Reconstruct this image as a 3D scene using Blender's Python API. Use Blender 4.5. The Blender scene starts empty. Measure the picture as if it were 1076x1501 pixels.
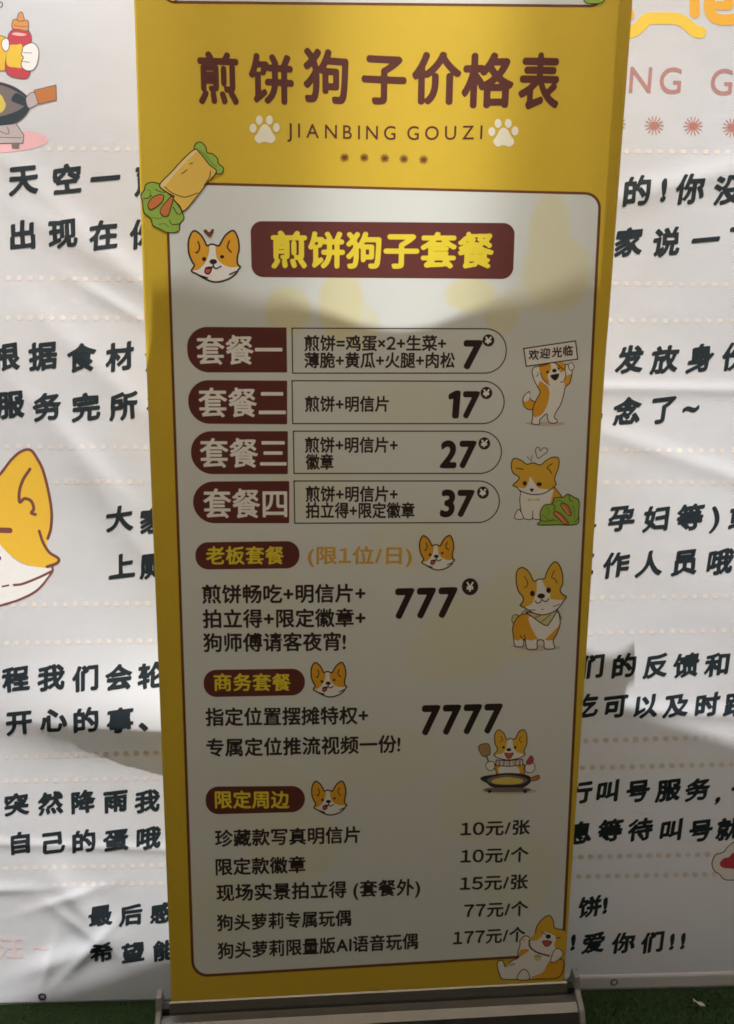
import bpy, math, random
import numpy as np
from math import radians as RAD
random.seed(4); rng = np.random.default_rng(7)
SC = bpy.context.scene; COL = SC.collection

# ------------------------------------------------------------------ camera
F_PX, CX, CY = 1400.0, 538.0, 750.5            # focal length in photo pixels, photo centre
CAM = np.array([-0.1690, -1.6654, 1.4720]); YAW, PITCH, ROLL = 0.0889, -0.2238, 0.0116
def cam_axes():
    cy, sy = math.cos(YAW), math.sin(YAW); cp, sp = math.cos(PITCH), math.sin(PITCH)
    f = np.array([sy*cp, cy*cp, sp]); r = np.array([cy, -sy, 0.0]); u = np.cross(r, f)
    cr, sr = math.cos(ROLL), math.sin(ROLL)
    return r*cr + u*sr, -r*sr + u*cr, f
AX_R, AX_U, AX_F = cam_axes()
cd = bpy.data.cameras.new('camera'); cam = bpy.data.objects.new('camera', cd); COL.objects.link(cam)
import mathutils
M = mathutils.Matrix((AX_R, AX_U, -AX_F)).transposed().to_4x4(); M.translation = mathutils.Vector(CAM)
cam.matrix_world = M
cd.sensor_fit = 'VERTICAL'; cd.sensor_height = 36.0; cd.sensor_width = 36.0; cd.lens = F_PX/1501*36.0
cd.clip_start = 0.05; cd.clip_end = 400
SC.camera = cam

# ------------------------------------------------------------------ light
SUN_EL, SUN_AZ = 81.0, -40.0                      # azimuth: degrees to the left (-) of straight ahead of the banner
el, az = RAD(SUN_EL), RAD(SUN_AZ)
TO_SUN = np.array([math.cos(el)*math.sin(az), -math.cos(el)*math.cos(az), math.sin(el)])
w = bpy.data.worlds.new('World'); SC.world = w; w.use_nodes = True
nt = w.node_tree; bg = nt.nodes['Background']
sky = nt.nodes.new('ShaderNodeTexSky'); sky.sky_type = 'NISHITA'; sky.sun_disc = False
sky.sun_elevation = el; sky.sun_rotation = math.atan2(TO_SUN[0], TO_SUN[1])
sky.air_density = 1.0; sky.dust_density = 3.0
nt.links.new(sky.outputs[0], bg.inputs[0]); bg.inputs[1].default_value = 0.05
sd = bpy.data.lights.new('sun', 'SUN'); sd.energy = 5.0; sd.angle = RAD(0.15); sd.color = (1.0, 0.99, 0.98)
so = bpy.data.objects.new('sun', sd); COL.objects.link(so)
so.rotation_euler = mathutils.Vector(TO_SUN).to_track_quat('Z', 'Y').to_euler(); so.location = (0, -1, 6)
vs = SC.view_settings; vs.view_transform = 'Standard'; vs.look = 'None'; vs.gamma = 1.0
vs.use_curve_mapping = False; vs.exposure = 1.76
SC.cycles.filter_width = 1.7; SC.cycles.max_bounces = 6; SC.cycles.use_denoising = True

# ------------------------------------------------------------------ materials
def s2l(c): c = np.array(c)/255.0; return tuple(np.where(c <= .04045, c/12.92, ((c+.055)/1.055)**2.4))
MATS = {}
def mat(name, rgb, rough=0.5, spec=0.4, metal=0.0, var=0.06, scale=30.0, bump=0.0):
    if name in MATS: return MATS[name]
    m = bpy.data.materials.new(name); m.use_nodes = True; n = m.node_tree.nodes; l = m.node_tree.links
    b = n['Principled BSDF']; b.inputs['Roughness'].default_value = rough
    b.inputs['Specular IOR Level'].default_value = spec; b.inputs['Metallic'].default_value = metal
    tc = n.new('ShaderNodeTexCoord'); no = n.new('ShaderNodeTexNoise')
    no.inputs['Scale'].default_value = scale; no.inputs['Detail'].default_value = 4
    l.new(tc.outputs['Object'], no.inputs['Vector'])
    mx = n.new('ShaderNodeMix'); mx.data_type = 'RGBA'
    mx.inputs[6].default_value = (*[c*(1-var) for c in rgb], 1); mx.inputs[7].default_value = (*[min(1, c*(1+var)) for c in rgb], 1)
    l.new(no.outputs['Fac'], mx.inputs[0]); l.new(mx.outputs[2], b.inputs['Base Color'])
    if bump:
        bp = n.new('ShaderNodeBump'); bp.inputs['Strength'].default_value = bump; bp.inputs['Distance'].default_value = .002
        l.new(no.outputs['Fac'], bp.inputs['Height']); l.new(bp.outputs[0], b.inputs['Normal'])
    MATS[name] = m; return m
def ink(name, rgb, rough=.42): return mat('ink_'+name, rgb, rough, .4, var=.03, scale=60)
YEL = ink('yellow_field', (.63, .44, .040))
WHITE = ink('white', (.80, .78, .74)); CREAM = ink('cream', (.80, .76, .60))
MAROON = ink('maroon', (.125, .034, .030)); BORDER = ink('border_brown', (.16, .055, .022))
BLACKB = ink('black_brown', (.030, .017, .016)); TITLE = ink('title_brown', (.105, .028, .022))
LEMON = ink('lemon', (.78, .62, .045)); PALE = ink('pale_grey', (.86, .85, .82)); ORANGE_T = ink('orange_text', (.64, .38, .08))
FUR = ink('fur_orange', (.74, .37, .035)); FUR2 = ink('fur_yellow', (.72, .43, .05)); DARK = ink('outline_dark', (.035, .016, .012))
RED = ink('tongue_red', (.55, .09, .07)); GREEN = ink('lettuce_green', (.30, .46, .075)); GREEN2 = ink('lettuce_dark', (.16, .30, .05))
CARROT = ink('carrot', (.58, .19, .06)); WRAP = ink('wrap_yellow', (.76, .50, .10)); WRAPL = ink('wrap_light', (.80, .62, .30))
SHADOW = ink('printed_grey', (.56, .50, .44)); PANBLK = ink('pan_black', (.03, .032, .034)); BATTER = ink('batter', (.68, .55, .12))
WOOD = ink('spatula', (.42, .26, .12)); SCARF = ink('scarf', (.62, .58, .28)); STRIPE = ink('scarf_stripe', (.52, .30, .12))
INKN = ink('navy_black', (.014, .022, .028), .6); DOTC = ink('faint_salmon', (.75, .68, .66), .6); DOTC2 = ink('faint_tan', (.75, .71, .65), .6)
PINK = ink('pink_brown', (.46, .23, .22), .6); BURST = ink('burst_red', (.50, .20, .17), .6); AMBER = ink('amber', (.85, .44, .05), .6)
SWASH = ink('swash_yellow', (.85, .58, .07), .6); CRIMSON = ink('crimson', (.55, .06, .085), .6); BOTY = ink('label_yellow', (.82, .55, .06), .6)
CAPO = ink('cap_orange', (.68, .30, .09), .6); ROSE = ink('rose', (.80, .46, .49), .6); PANG = ink('pan_grey', (.20, .16, .16), .6)
PANN = ink('pan_navy', (.028, .045, .06), .6); STOVE = ink('stove_grey', (.50, .43, .44), .6); HANDLE = ink('handle_orange', (.52, .19, .055), .6)
OUTL = ink('outline_plum', (.13, .085, .10), .6); DOGB = ink('dog_brown', (.20, .065, .055), .6); BWHITE = ink('back_white', (.84, .83, .82), .6)
BFUR = ink('back_fur', (.82, .50, .05), .6); WANGP = ink('wang_pink', (.70, .56, .56), .6); TAN = ink('tan', (.55, .43, .35), .6)

def metal_mat(name, rgb, rough):
    m = mat(name, rgb, rough, .5, 1.0, var=.12, scale=25); return m
ALU = metal_mat('brushed_aluminium', (.15, .148, .142), .40)
CAPG = mat('grey_plastic_cap', (.20, .19, .18), .45)
BLKP = mat('black_plastic', (.02, .02, .02), .5)
STEEL = metal_mat('painted_steel', (.55, .55, .55), .4)

# ------------------------------------------------------------------ objects
def tag(o, label=None, cat=None, group=None, kind=None):
    if label: o['label'] = label
    if cat: o['category'] = cat
    if group: o['group'] = group
    if kind: o['kind'] = kind
    return o
def empty(name, loc):
    o = bpy.data.objects.new(name, None); COL.objects.link(o); o.location = loc; o.empty_display_size = .1; return o
def obj(name, V, Fc, mats, parent=None, midx=None, smooth=False, origin=None):
    """one mesh; V in world coordinates, stored relative to the thing's base"""
    root = parent
    while root is not None and root.parent is not None: root = root.parent
    base = np.array(root.location) if root is not None else (np.array(origin) if origin is not None else np.zeros(3))
    me = bpy.data.meshes.new(name); me.from_pydata((np.asarray(V, float)-base).tolist(), [], Fc); me.update()
    for m in (mats if isinstance(mats, list) else [mats]): me.materials.append(m)
    if midx is not None: me.polygons.foreach_set('material_index', midx)
    if smooth: me.polygons.foreach_set('use_smooth', [True]*len(me.polygons))
    o = bpy.data.objects.new(name, me); COL.objects.link(o)
    if parent is not None: o.parent = parent
    elif origin is not None: o.location = origin
    return o
class MB:
    def __init__(s): s.V = []; s.F = []
    def add(s, V, Fc):
        k = len(s.V); s.V += [tuple(v) for v in V]; s.F += [tuple(i+k for i in f) for f in Fc]; return s
    def box(s, x0, x1, y0, y1, z0, z1):
        return s.add([(x0,y0,z0),(x1,y0,z0),(x1,y1,z0),(x0,y1,z0),(x0,y0,z1),(x1,y0,z1),(x1,y1,z1),(x0,y1,z1)],
                     [(0,3,2,1),(4,5,6,7),(0,1,5,4),(1,2,6,5),(2,3,7,6),(3,0,4,7)])
    def prism_x(s, prof, x0, x1):                # closed profile (y,z) pulled along x
        n = len(prof); V = [(x0, *p) for p in prof] + [(x1, *p) for p in prof]
        return s.add(V, [(i, (i+1) % n, (i+1) % n+n, i+n) for i in range(n)] + [tuple(range(n))[::-1], tuple(range(n, 2*n))])
    def tube(s, a, b, r, n=12):
        a, b = np.array(a, float), np.array(b, float); d = b-a; d /= np.linalg.norm(d)
        e = np.cross(d, [0, 0, 1.]) if abs(d[2]) < .9 else np.cross(d, [1., 0, 0]); e /= np.linalg.norm(e); g = np.cross(d, e)
        V = [p + r*(math.cos(2*math.pi*i/n)*e + math.sin(2*math.pi*i/n)*g) for p in (a, b) for i in range(n)]
        return s.add(V, [(i, (i+1) % n, (i+1) % n+n, i+n) for i in range(n)] + [tuple(range(n))[::-1], tuple(range(n, 2*n))])
    def make(s, name, m, parent=None, smooth=False, origin=None): return obj(name, s.V, s.F, m, parent, smooth=smooth, origin=origin)

# ------------------------------------------------------------------ the two printed surfaces
GZ = -0.028                                       # ground level
SHW = 0.40; SH0, SH1 = 0.088, 2.07                # roll-up sheet half width, bottom, top
BY = 0.13                                         # backdrop distance behind the sheet
def sheet_y(x, z):
    t = x/SHW
    y = -0.0060*np.clip(1-t*t, 0, 1)*np.clip((z-.09)/.5, 0, 1)
    up = np.clip(z-1.15, 0, 1)                    # the upper half leans back in the middle, forward at the right
    up2 = np.sqrt(np.clip(z-1.36, 0, 1)**2+.0016)-.04*1.0 + .0
    y = y - up2*.080*(1-1.05*np.exp(-((t-.06)/.42)**4))
    y = y + up*.004*np.sin(t*11.0+.8) + 0.0010*np.sin(z*4.3+t*1.4)
    return y
def line_d(x, z, a, b):
    """signed distance to the line a-b (positive above it) and the distance along it"""
    a, b = np.array(a), np.array(b); d = (b-a)/np.linalg.norm(b-a)
    return (x-a[0])*(-d[1]) + (z-a[1])*d[0], (x-a[0])*d[0] + (z-a[1])*d[1]
WAV = [(rng.uniform(5, 16), rng.uniform(0, 6.28), rng.uniform(-.5, .5)) for _ in range(9)]
FOLDS = []
def back_y(x, z):
    y = np.zeros_like(x)
    for k, ph, sk in WAV:                         # soft drapes, running down to the right
        kx, kz = k*.55, k*(.75+sk)
        y = y + (0.0055/k)*np.sin(kx*x+kz*z+ph+.8*np.sin(2.1*x+ph)+.6*np.sin(1.7*z-ph))
    for (a, b, A, su, sd_, l0, l1, g0, g1) in FOLDS:
        d, t = line_d(x, z, a, b); L = math.dist(a, b)
        prof = np.where(d > 0, np.exp(-(d/su)**2), np.exp(-(np.abs(d)/sd_)**1.5))
        fade = 1/(1+np.exp(-np.clip((t-l0)/.03, -50, 50))) * 1/(1+np.exp(np.clip((t-l1)/.03, -50, 50)))
        y = y - A*prof*fade*(g0+(g1-g0)*np.clip(t/L, 0, 1))
    return BY - .038*x + y
def unproj(px, py, surf, it=4):
    px = np.asarray(px, float); py = np.asarray(py, float)
    D = AX_F + ((px-CX)/F_PX)[..., None]*AX_R - ((py-CY)/F_PX)[..., None]*AX_U
    Y = np.zeros(px.shape) if surf is sheet_y else np.full(px.shape, BY)
    for _ in range(it):
        t = (Y-CAM[1])/D[..., 1]; P = CAM + t[..., None]*D
        Y = surf(P[..., 0], P[..., 2])
    P[..., 1] = Y
    return P
def at(px, py, surf):
    p = unproj(np.array([px]), np.array([py]), surf)[0]; return p[0], p[2]
def fold(p0, p1, A, su, sd_, ext0=.0, ext1=.0, g0=1, g1=1):
    """a fold of the cloth between two places on it"""
    f = lambda px, py: (lambda P: (P[0], P[2]))(CAM + (BY-CAM[1])/(AX_F+(px-CX)/F_PX*AX_R-(py-CY)/F_PX*AX_U)[1]*(AX_F+(px-CX)/F_PX*AX_R-(py-CY)/F_PX*AX_U))
    a, b = f(*p0), f(*p1); L = math.dist(a, b)
    FOLDS.append((a, b, A, su, sd_, -ext0, L+ext1, g0, g1))
fold((-10, 1062), (250, 1072), .0140, .11, .045, .3, .10, .22, 1.0)
fold((0, 1318), (45, 1316), .0014, .016, .010, .1, .0)
fold((85, 1305), (150, 1385), .0040, .035, .030, .0, .02)
fold((40, 1440), (150, 1395), .0035, .030, .035, .0, .0)
fold((45, 320), (170, 395), .0015, .03, .03, .02, .05)
fold((45, 455), (200, 600), .0012, .03, .025, .0, .05)
fold((100, 650), (215, 830), .0024, .035, .03, .0, .0)
fold((20, 250), (210, 420), .0008, .022, .02, .1, .1); fold((10, 560), (150, 700), .0008, .02, .025, .02, .1); fold((120, 420), (205, 470), .0014, .014, .012)
fold((95, 1255), (100, 1330), .0012, .012, .012); fold((60, 1340), (130, 1315), .0018, .012, .016); fold((85, 1350), (140, 1390), .0022, .016, .014); fold((95, 1440), (160, 1370), .0018, .014, .014)
fold((60, 1450), (75, 1400), .0016, .012, .012); fold((880, 300), (1076, 250), .0012, .025, .025, .05, .1); fold((900, 640), (1076, 700), .0011, .02, .02, .05, .1)
fold((860, 568), (1100, 571), .0009, .012, .012, .1, .1)
fold((-20, 1249), (260, 1252), .0009, .012, .010, .1, .1)
fold((860, 1035), (1090, 1042), .0012, .02, .015, .1, .1)

# ------------------------------------------------------------------ marching squares: a field below zero becomes flat ink
def march(f, x0, y0, st):
    ins = f < 0; ny, nx = f.shape
    c = ins[:-1, :-1].astype(int) + 2*ins[:-1, 1:] + 4*ins[1:, 1:] + 8*ins[1:, :-1]
    V = []; Fc = []; n = 0
    jj, ii = np.nonzero(c == 15)
    if len(ii):
        q = np.stack([np.stack([ii, jj], 1), np.stack([ii+1, jj], 1), np.stack([ii+1, jj+1], 1), np.stack([ii, jj+1], 1)], 1).reshape(-1, 2).astype(float)
        V = q.tolist(); n = len(V); Fc = [(k, k+1, k+2, k+3) for k in range(0, n, 4)]
    jj, ii = np.nonzero((c > 0) & (c < 15))
    for j, i in zip(jj.tolist(), ii.tolist()):
        cs = ((i, j), (i+1, j), (i+1, j+1), (i, j+1)); vals = [f[b, a] for a, b in cs]; poly = []
        for k in range(4):
            a, b = vals[k], vals[(k+1) % 4]
            if a < 0: poly.append(cs[k])
            if (a < 0) != (b < 0):
                t = a/(a-b); p, q = cs[k], cs[(k+1) % 4]; poly.append((p[0]+t*(q[0]-p[0]), p[1]+t*(q[1]-p[1])))
        if len(poly) >= 3:
            V += poly; Fc.append(tuple(range(n, n+len(poly)))); n += len(poly)
    V = np.array(V, float).reshape(-1, 2)*st + np.array([x0, y0])
    return V, Fc
def seg_dist(X, Y, A, B):
    """distance from grid points to the nearest of the segments A-B"""
    best = np.full(X.shape, 1e9)
    P = np.stack([X.ravel(), Y.ravel()], 1)
    out = np.full(len(P), 1e18)
    for s in range(0, len(A), 64):
        a, b = A[s:s+64], B[s:s+64]; d = b-a; L = (d*d).sum(1)+1e-18
        ap = P[:, None, :]-a[None]; t = np.clip((ap*d[None]).sum(2)/L, 0, 1)
        r = ap-t[..., None]*d[None]; out = np.minimum(out, (r*r).sum(2).min(1))
    return np.sqrt(out).reshape(X.shape)
def inside(X, Y, loops):
    r = np.zeros(X.shape, bool); px, py = X, Y
    for L in loops:
        x0, y0 = L[:, 0], L[:, 1]; x1, y1 = np.roll(x0, -1), np.roll(y0, -1)
        for k in range(len(L)):
            if y0[k] == y1[k]: continue
            cnd = ((y0[k] > py) != (y1[k] > py)) & (px < (x1[k]-x0[k])*(py-y0[k])/(y1[k]-y0[k])+x0[k]); r ^= cnd
    return r

# ------------------------------------------------------------------ lettering
OUTLINE = {}
def outline(ch):
    if ch in OUTLINE: return OUTLINE[ch]
    if ch == '1':
        L = np.array([(.20, 0), (.33, 0), (.33, .70), (.22, .70), (.05, .61), (.05, .52), (.20, .575)]); OUTLINE[ch] = ([L], L.min(0), L.max(0)); return OUTLINE[ch]
    cu = bpy.data.curves.new('glyph', 'FONT'); cu.body = ch; cu.resolution_u = 4
    o = bpy.data.objects.new('glyph', cu); COL.objects.link(o)
    dg = bpy.context.evaluated_depsgraph_get(); k = o.evaluated_get(dg).to_curve(dg)
    loops = []
    for sp in k.splines:
        bp = sp.bezier_points; pts = []
        for i in range(len(bp)):
            p, q = bp[i], bp[(i+1) % len(bp)]; a, b, c, d = [np.array(v[:2]) for v in (p.co, p.handle_right, q.handle_left, q.co)]
            ch_, ln = d-a, np.linalg.norm(d-a)+1e-9
            dev = max(abs(np.cross(ch_, b-a)), abs(np.cross(ch_, c-a)))/ln
            for t in (np.arange(0, 1, 1/5) if dev > .002 else [0.]):
                pts.append(a*(1-t)**3+3*b*t*(1-t)**2+3*c*t*t*(1-t)+d*t**3)
        loops.append(np.array(pts))
    COL.objects.unlink(o); bpy.data.objects.remove(o); bpy.data.curves.remove(cu)
    allp = np.concatenate(loops) if loops else np.zeros((1, 2))
    OUTLINE[ch] = (loops, allp.min(0), allp.max(0)); return OUTLINE[ch]
def adv(ch):
    if ch == ' ': return .28
    return 1.0 if ord(ch) > 0x2000 else None
GLY = {}
# style: dilation in ems, slant up, nib (long/short ratio), italic, grid step
STY = {'title': (.031, .0, 1, .0, .013), 'body': (.025, 0, 1, 0, .024), 'bold': (.024, 0, 1, 0, .024), 'heavy': (.033, 0, 1, 0, .020), 'row': (.017, 0, 1, 0, .020),
       'num': (.040, 0, 1, .05, .018), 'thin': (.006, 0, 1, 0, .026), 'brush': (.036, .12, 2.0, .04, .020), 'mid': (.026, 0, 1, 0, .024)}
def glyph(ch, sty):
    if (ch, sty) in GLY: return GLY[ch, sty]
    r, sk, nib, it, st = STY[sty]; loops, lo, hi = outline(ch); L2 = []
    for L in loops:
        L = L.copy(); cx = (lo[0]+hi[0])/2
        if sty == 'brush':                        # a hand's wobble and rising strokes
            L[:, 1] += sk*(L[:, 0]-cx) + .012*np.sin(L[:, 0]*9+L[:, 1]*5+ord(ch))
            L[:, 0] += .014*np.sin(L[:, 1]*8+ord(ch)*1.7)
        L[:, 0] += it*(L[:, 1]-.35); L2.append(L)
    al = np.concatenate(L2); lo2, hi2 = al.min(0)-r*1.6-.03, al.max(0)+r*1.6+.03
    nx, ny = int((hi2[0]-lo2[0])/st)+2, int((hi2[1]-lo2[1])/st)+2
    X, Y = np.meshgrid(lo2[0]+st*np.arange(nx), lo2[1]+st*np.arange(ny))
    A = np.concatenate(L2); B = np.concatenate([np.roll(L, -1, 0) for L in L2]); ins = inside(X, Y, L2)
    if nib != 1:                                  # broad brush: the nib's long side leans 50 degrees
        c, s = math.cos(RAD(52)), math.sin(RAD(52)); f = 1/nib
        T = lambda x, y: ((c*x+s*y)*f, -s*x+c*y)
        d = seg_dist(*T(X, Y), np.stack(T(A[:, 0], A[:, 1]), 1), np.stack(T(B[:, 0], B[:, 1]), 1)); d = d*math.sqrt(nib)*.92
    else: d = seg_dist(X, Y, A, B)
    f = np.where(ins, -d, d)
    if sty in ('title', 'heavy', 'bold', 'num', 'mid'):  # round pen: thin the strokes, then grow them back with round ends
        e = .020; g_ = f+e; pts = []
        for ax in (0, 1):
            a_, b_ = (g_[:-1], g_[1:]) if ax == 0 else (g_[:, :-1], g_[:, 1:])
            jj, ii = np.nonzero((a_ < 0) != (b_ < 0)); t_ = a_[jj, ii]/(a_[jj, ii]-b_[jj, ii])
            pts.append(np.stack([X[jj, ii]+(t_*st if ax else 0), Y[jj, ii]+(0 if ax else t_*st)], 1))
        pts = np.concatenate(pts)
        if len(pts): dd = seg_dist(X, Y, pts, pts); f = np.minimum(np.where(g_ < 0, -dd, dd)-e, f+.012)
    V, Fc = march(f-r, lo2[0], lo2[1], st)
    GLY[ch, sty] = (V, Fc, V.min(0), V.max(0)); return GLY[ch, sty]

class Ink:
    """collects flat print on one surface; build() makes it ONE mesh"""
    def __init__(s, surf): s.surf = surf; s.up = 3e-4 if surf is sheet_y else 1.7e-4; s.P = []; s.F = []; s.m = []; s.mats = []; s.n = 0
    def _push(s, P, Fc, m):
        if m not in s.mats: s.mats.append(m)
        k = s.mats.index(m); n = s.n; s.P.append(P); s.F += [tuple(i+n for i in f) for f in Fc]; s.m += [k]*len(Fc); s.n += len(P)
    def px(s, V, Fc, m, lev):                     # V in photo pixels
        P = unproj(V[:, 0], V[:, 1], s.surf); P[:, 1] -= lev*s.up; s._push(P, [f[::-1] for f in Fc][::1], m)
    def uv(s, V, Fc, m, lev):                     # V in metres on the surface (x, z)
        P = np.stack([V[:, 0], s.surf(V[:, 0], V[:, 1])-lev*s.up, V[:, 1]], 1); s._push(P, Fc, m)
    def line(s, txt, xl, yl, xr, yr, h, sty, m, lev=.45, xs=1.0):
        """a line of writing whose ink runs from (xl,yl) to (xr,yr) on its centre line, h tall"""
        a, b = np.array(at(xl, yl, s.surf)), np.array(at(xr, yr, s.surf)); mid = ((xl+xr)/2, (yl+yr)/2)
        H = at(mid[0], mid[1]-h/2, s.surf)[1]-at(mid[0], mid[1]+h/2, s.surf)[1]
        cjk = any(ord(c) > 0x2000 for c in txt)
        if sty != 'num': txt = ''.join(chr(ord(c)+0xFEE0) if c.isdigit() else c for c in txt)
        wide = lambda c: ord(c) > 0x2000 and not 0xFF10 <= ord(c) <= 0xFF19
        gl = [(c, glyph(c, sty)) for c in txt if c != ' ']
        if cjk: bot, top = -.085-STY[sty][0], .845+STY[sty][0]
        else: bot = min(g[2][1] for c, g in gl if c not in ',') ; top = max(g[3][1] for c, g in gl)
        k = H/(top-bot)*(.92 if cjk else 1); kx = k*xs; x = 0; pos = []
        for c in txt:
            if c == ' ': x += .30; continue
            g = glyph(c, sty); wd = g[3][0]-g[2][0]
            if wide(c): pos.append((c, x)); x += 1.0                    # full-width cell
            else: pos.append((c, x-g[2][0]+.03)); x += wd+.07
        n = len(pos); first = pos[0][1]+glyph(pos[0][0], sty)[2][0]; last = pos[-1][1]+glyph(pos[-1][0], sty)[3][0]
        Lm = np.linalg.norm(b-a)
        if n > 1 and (cjk or (last-first)*kx > Lm): kx = Lm/(last-first)
        tr = (Lm-(last-first)*kx)/max(1, n-1) if n > 1 else 0
        d = (b-a)/Lm
        for i, (c, x0) in enumerate(pos):
            V, Fc, lo, hi = glyph(c, sty)
            u = (V[:, 0]+x0-first)*kx + tr*i; v = (V[:, 1]-(bot+top)/2)*k
            s.uv(np.stack([a[0]+d[0]*u, a[1]+d[1]*u+v], 1), Fc, m, lev)
        return s
    def char(s, c, cx, cy, w_, h_, sty, m, lev=.45):
        """one character whose ink box is centred on a photo pixel"""
        V, Fc, lo, hi = glyph(c, sty); o = at(cx, cy, s.surf)
        W = at(cx+w_/2, cy, s.surf)[0]-at(cx-w_/2, cy, s.surf)[0]; H = at(cx, cy-h_/2, s.surf)[1]-at(cx, cy+h_/2, s.surf)[1]
        u = (V[:, 0]-(lo[0]+hi[0])/2)/(hi[0]-lo[0])*W; v = (V[:, 1]-(lo[1]+hi[1])/2)/(hi[1]-lo[1])*H
        s.uv(np.stack([o[0]+u, o[1]+v], 1), Fc, m, lev); return s
    def em(s, c, cx, cy, e, sty, m, lev=.45):
        """one full-width character, e = its em in photo pixels, centred on its cell"""
        V, Fc, lo, hi = glyph(c, sty); o = at(cx, cy, s.surf); E = at(cx+e/2, cy, s.surf)[0]-at(cx-e/2, cy, s.surf)[0]
        c0 = np.array([.5 if ord(c) > 0x2000 else (lo[0]+hi[0])/2, .38 if ord(c) > 0x2000 else .36])
        s.uv((V-c0)*E+np.array(o), Fc, m, lev); return s
    # drawn shapes, in photo pixels through the affine map T
    def field(s, fn, x0, x1, y0, y1, st, m, lev):
        X, Y = np.meshgrid(np.arange(x0, x1+st, st), np.arange(y0, y1+st, st)); V, Fc = march(fn(X, Y), x0, y0, st)
        if len(Fc): s.px(V, Fc, m, lev)
        return s
    def rrect(s, q, rad, m, lev, st=1.0, out=0.0, flat=()):
        """rounded four-cornered patch: q = corners TL TR BR BL in photo pixels"""
        q = np.array(q, float)
        def fn(X, Y):
            P = [q[i] for i in range(4)]; d = np.full(X.shape, -1e9); c = q.mean(0)
            # bilinear-free: half-plane distances, then round the corners
            hs = []
            for i in range(4):
                a, b = P[i], P[(i+1) % 4]; e = (b-a)/np.linalg.norm(b-a); nrm = np.array([e[1], -e[0]])
                if np.dot(c-a, nrm) > 0: nrm = -nrm
                hs.append((X-a[0])*nrm[0]+(Y-a[1])*nrm[1]-out)
            rr = rad+out; best = np.maximum.reduce(hs)
            for i in range(4):
                if i in flat: continue      # corner between side i and i+1
                u, v = hs[i]+rr, hs[(i+1) % 4]+rr
                best = np.where((u > 0) & (v > 0), np.hypot(u, v)-rr, best)
            return best
        lo, hi = q.min(0)-out-2, q.max(0)+out+2
        return s.field(fn, lo[0], hi[0], lo[1], hi[1], st, m, lev)
    def disc(s, cx, cy, rx, ry, m, lev, st=.5, rot=0):
        c, n = math.cos(rot), math.sin(rot)
        return s.field(lambda X, Y: np.hypot(((X-cx)*c+(Y-cy)*n)/rx, (-(X-cx)*n+(Y-cy)*c)/ry)-1, cx-max(rx, ry)-2, cx+max(rx, ry)+2, cy-max(rx, ry)-2, cy+max(rx, ry)+2, st, m, lev)
    def build(s, name, parent):
        return obj(name, np.concatenate(s.P), s.F, s.mats, parent, midx=s.m)
def smooth(pts, closed, n=6):
    p = np.array(pts, float)
    if len(p) < 3: return p
    if closed: q = np.concatenate([p[-1:], p, p[:2]])
    else: q = np.concatenate([2*p[:1]-p[1:2], p, 2*p[-1:]-p[-2:-1]])
    out = []
    for i in range(1, len(q)-2):
        a, b, c, d = q[i-1:i+3]
        for t in np.arange(0, 1, 1/n):
            out.append(.5*((2*b)+(-a+c)*t+(2*a-5*b+4*c-d)*t*t+(-a+3*b-3*c+d)*t**3))
    if not closed: out.append(p[-1])
    return np.array(out)
class Pen:
    """draws on an Ink in the coordinates of an enlarged sketch: photo px = origin + sketch/scale"""
    def __init__(s, inkset, ox, oy, sx, sy=None, lev=.30, st=.6): s.k = inkset; s.o = np.array([ox, oy], float); s.s = np.array([sx, sy or sx], float); s.lev = lev; s.st = st
    def up(s): s.lev += .02
    def T(s, pts): return s.o+np.array(pts, float)/s.s
    def fill(s, m, pts, sharp=False):
        L = s.T(pts); L = L if sharp else smooth(L, True); s.up(); st = s.st
        def fn(X, Y):
            d = seg_dist(X, Y, L, np.roll(L, -1, 0)); return np.where(inside(X, Y, [L]), -d, d)
        lo, hi = L.min(0)-2, L.max(0)+2; s.k.field(fn, lo[0], hi[0], lo[1], hi[1], st, m, s.lev); return s
    def line(s, m, wd, pts, closed=False, sharp=False):
        L = s.T(pts); L = L if sharp else smooth(L, closed); s.up(); st = min(s.st, wd*.6)
        A, B = (L, np.roll(L, -1, 0)) if closed else (L[:-1], L[1:])
        lo, hi = L.min(0)-wd-1, L.max(0)+wd+1; s.k.field(lambda X, Y: seg_dist(X, Y, A, B)-wd/2, lo[0], hi[0], lo[1], hi[1], st, m, s.lev); return s
    def both(s, m, lm, wd, pts, sharp=False): s.fill(m, pts, sharp); return s.line(lm, wd, pts, True, sharp)
    def dot(s, m, x, y, rx, ry=None, rot=0):
        s.up(); c = s.T([(x, y)])[0]; s.k.disc(c[0], c[1], rx/s.s[0], (ry or rx)/s.s[1], m, s.lev, min(s.st, .45), rot); return s
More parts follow.
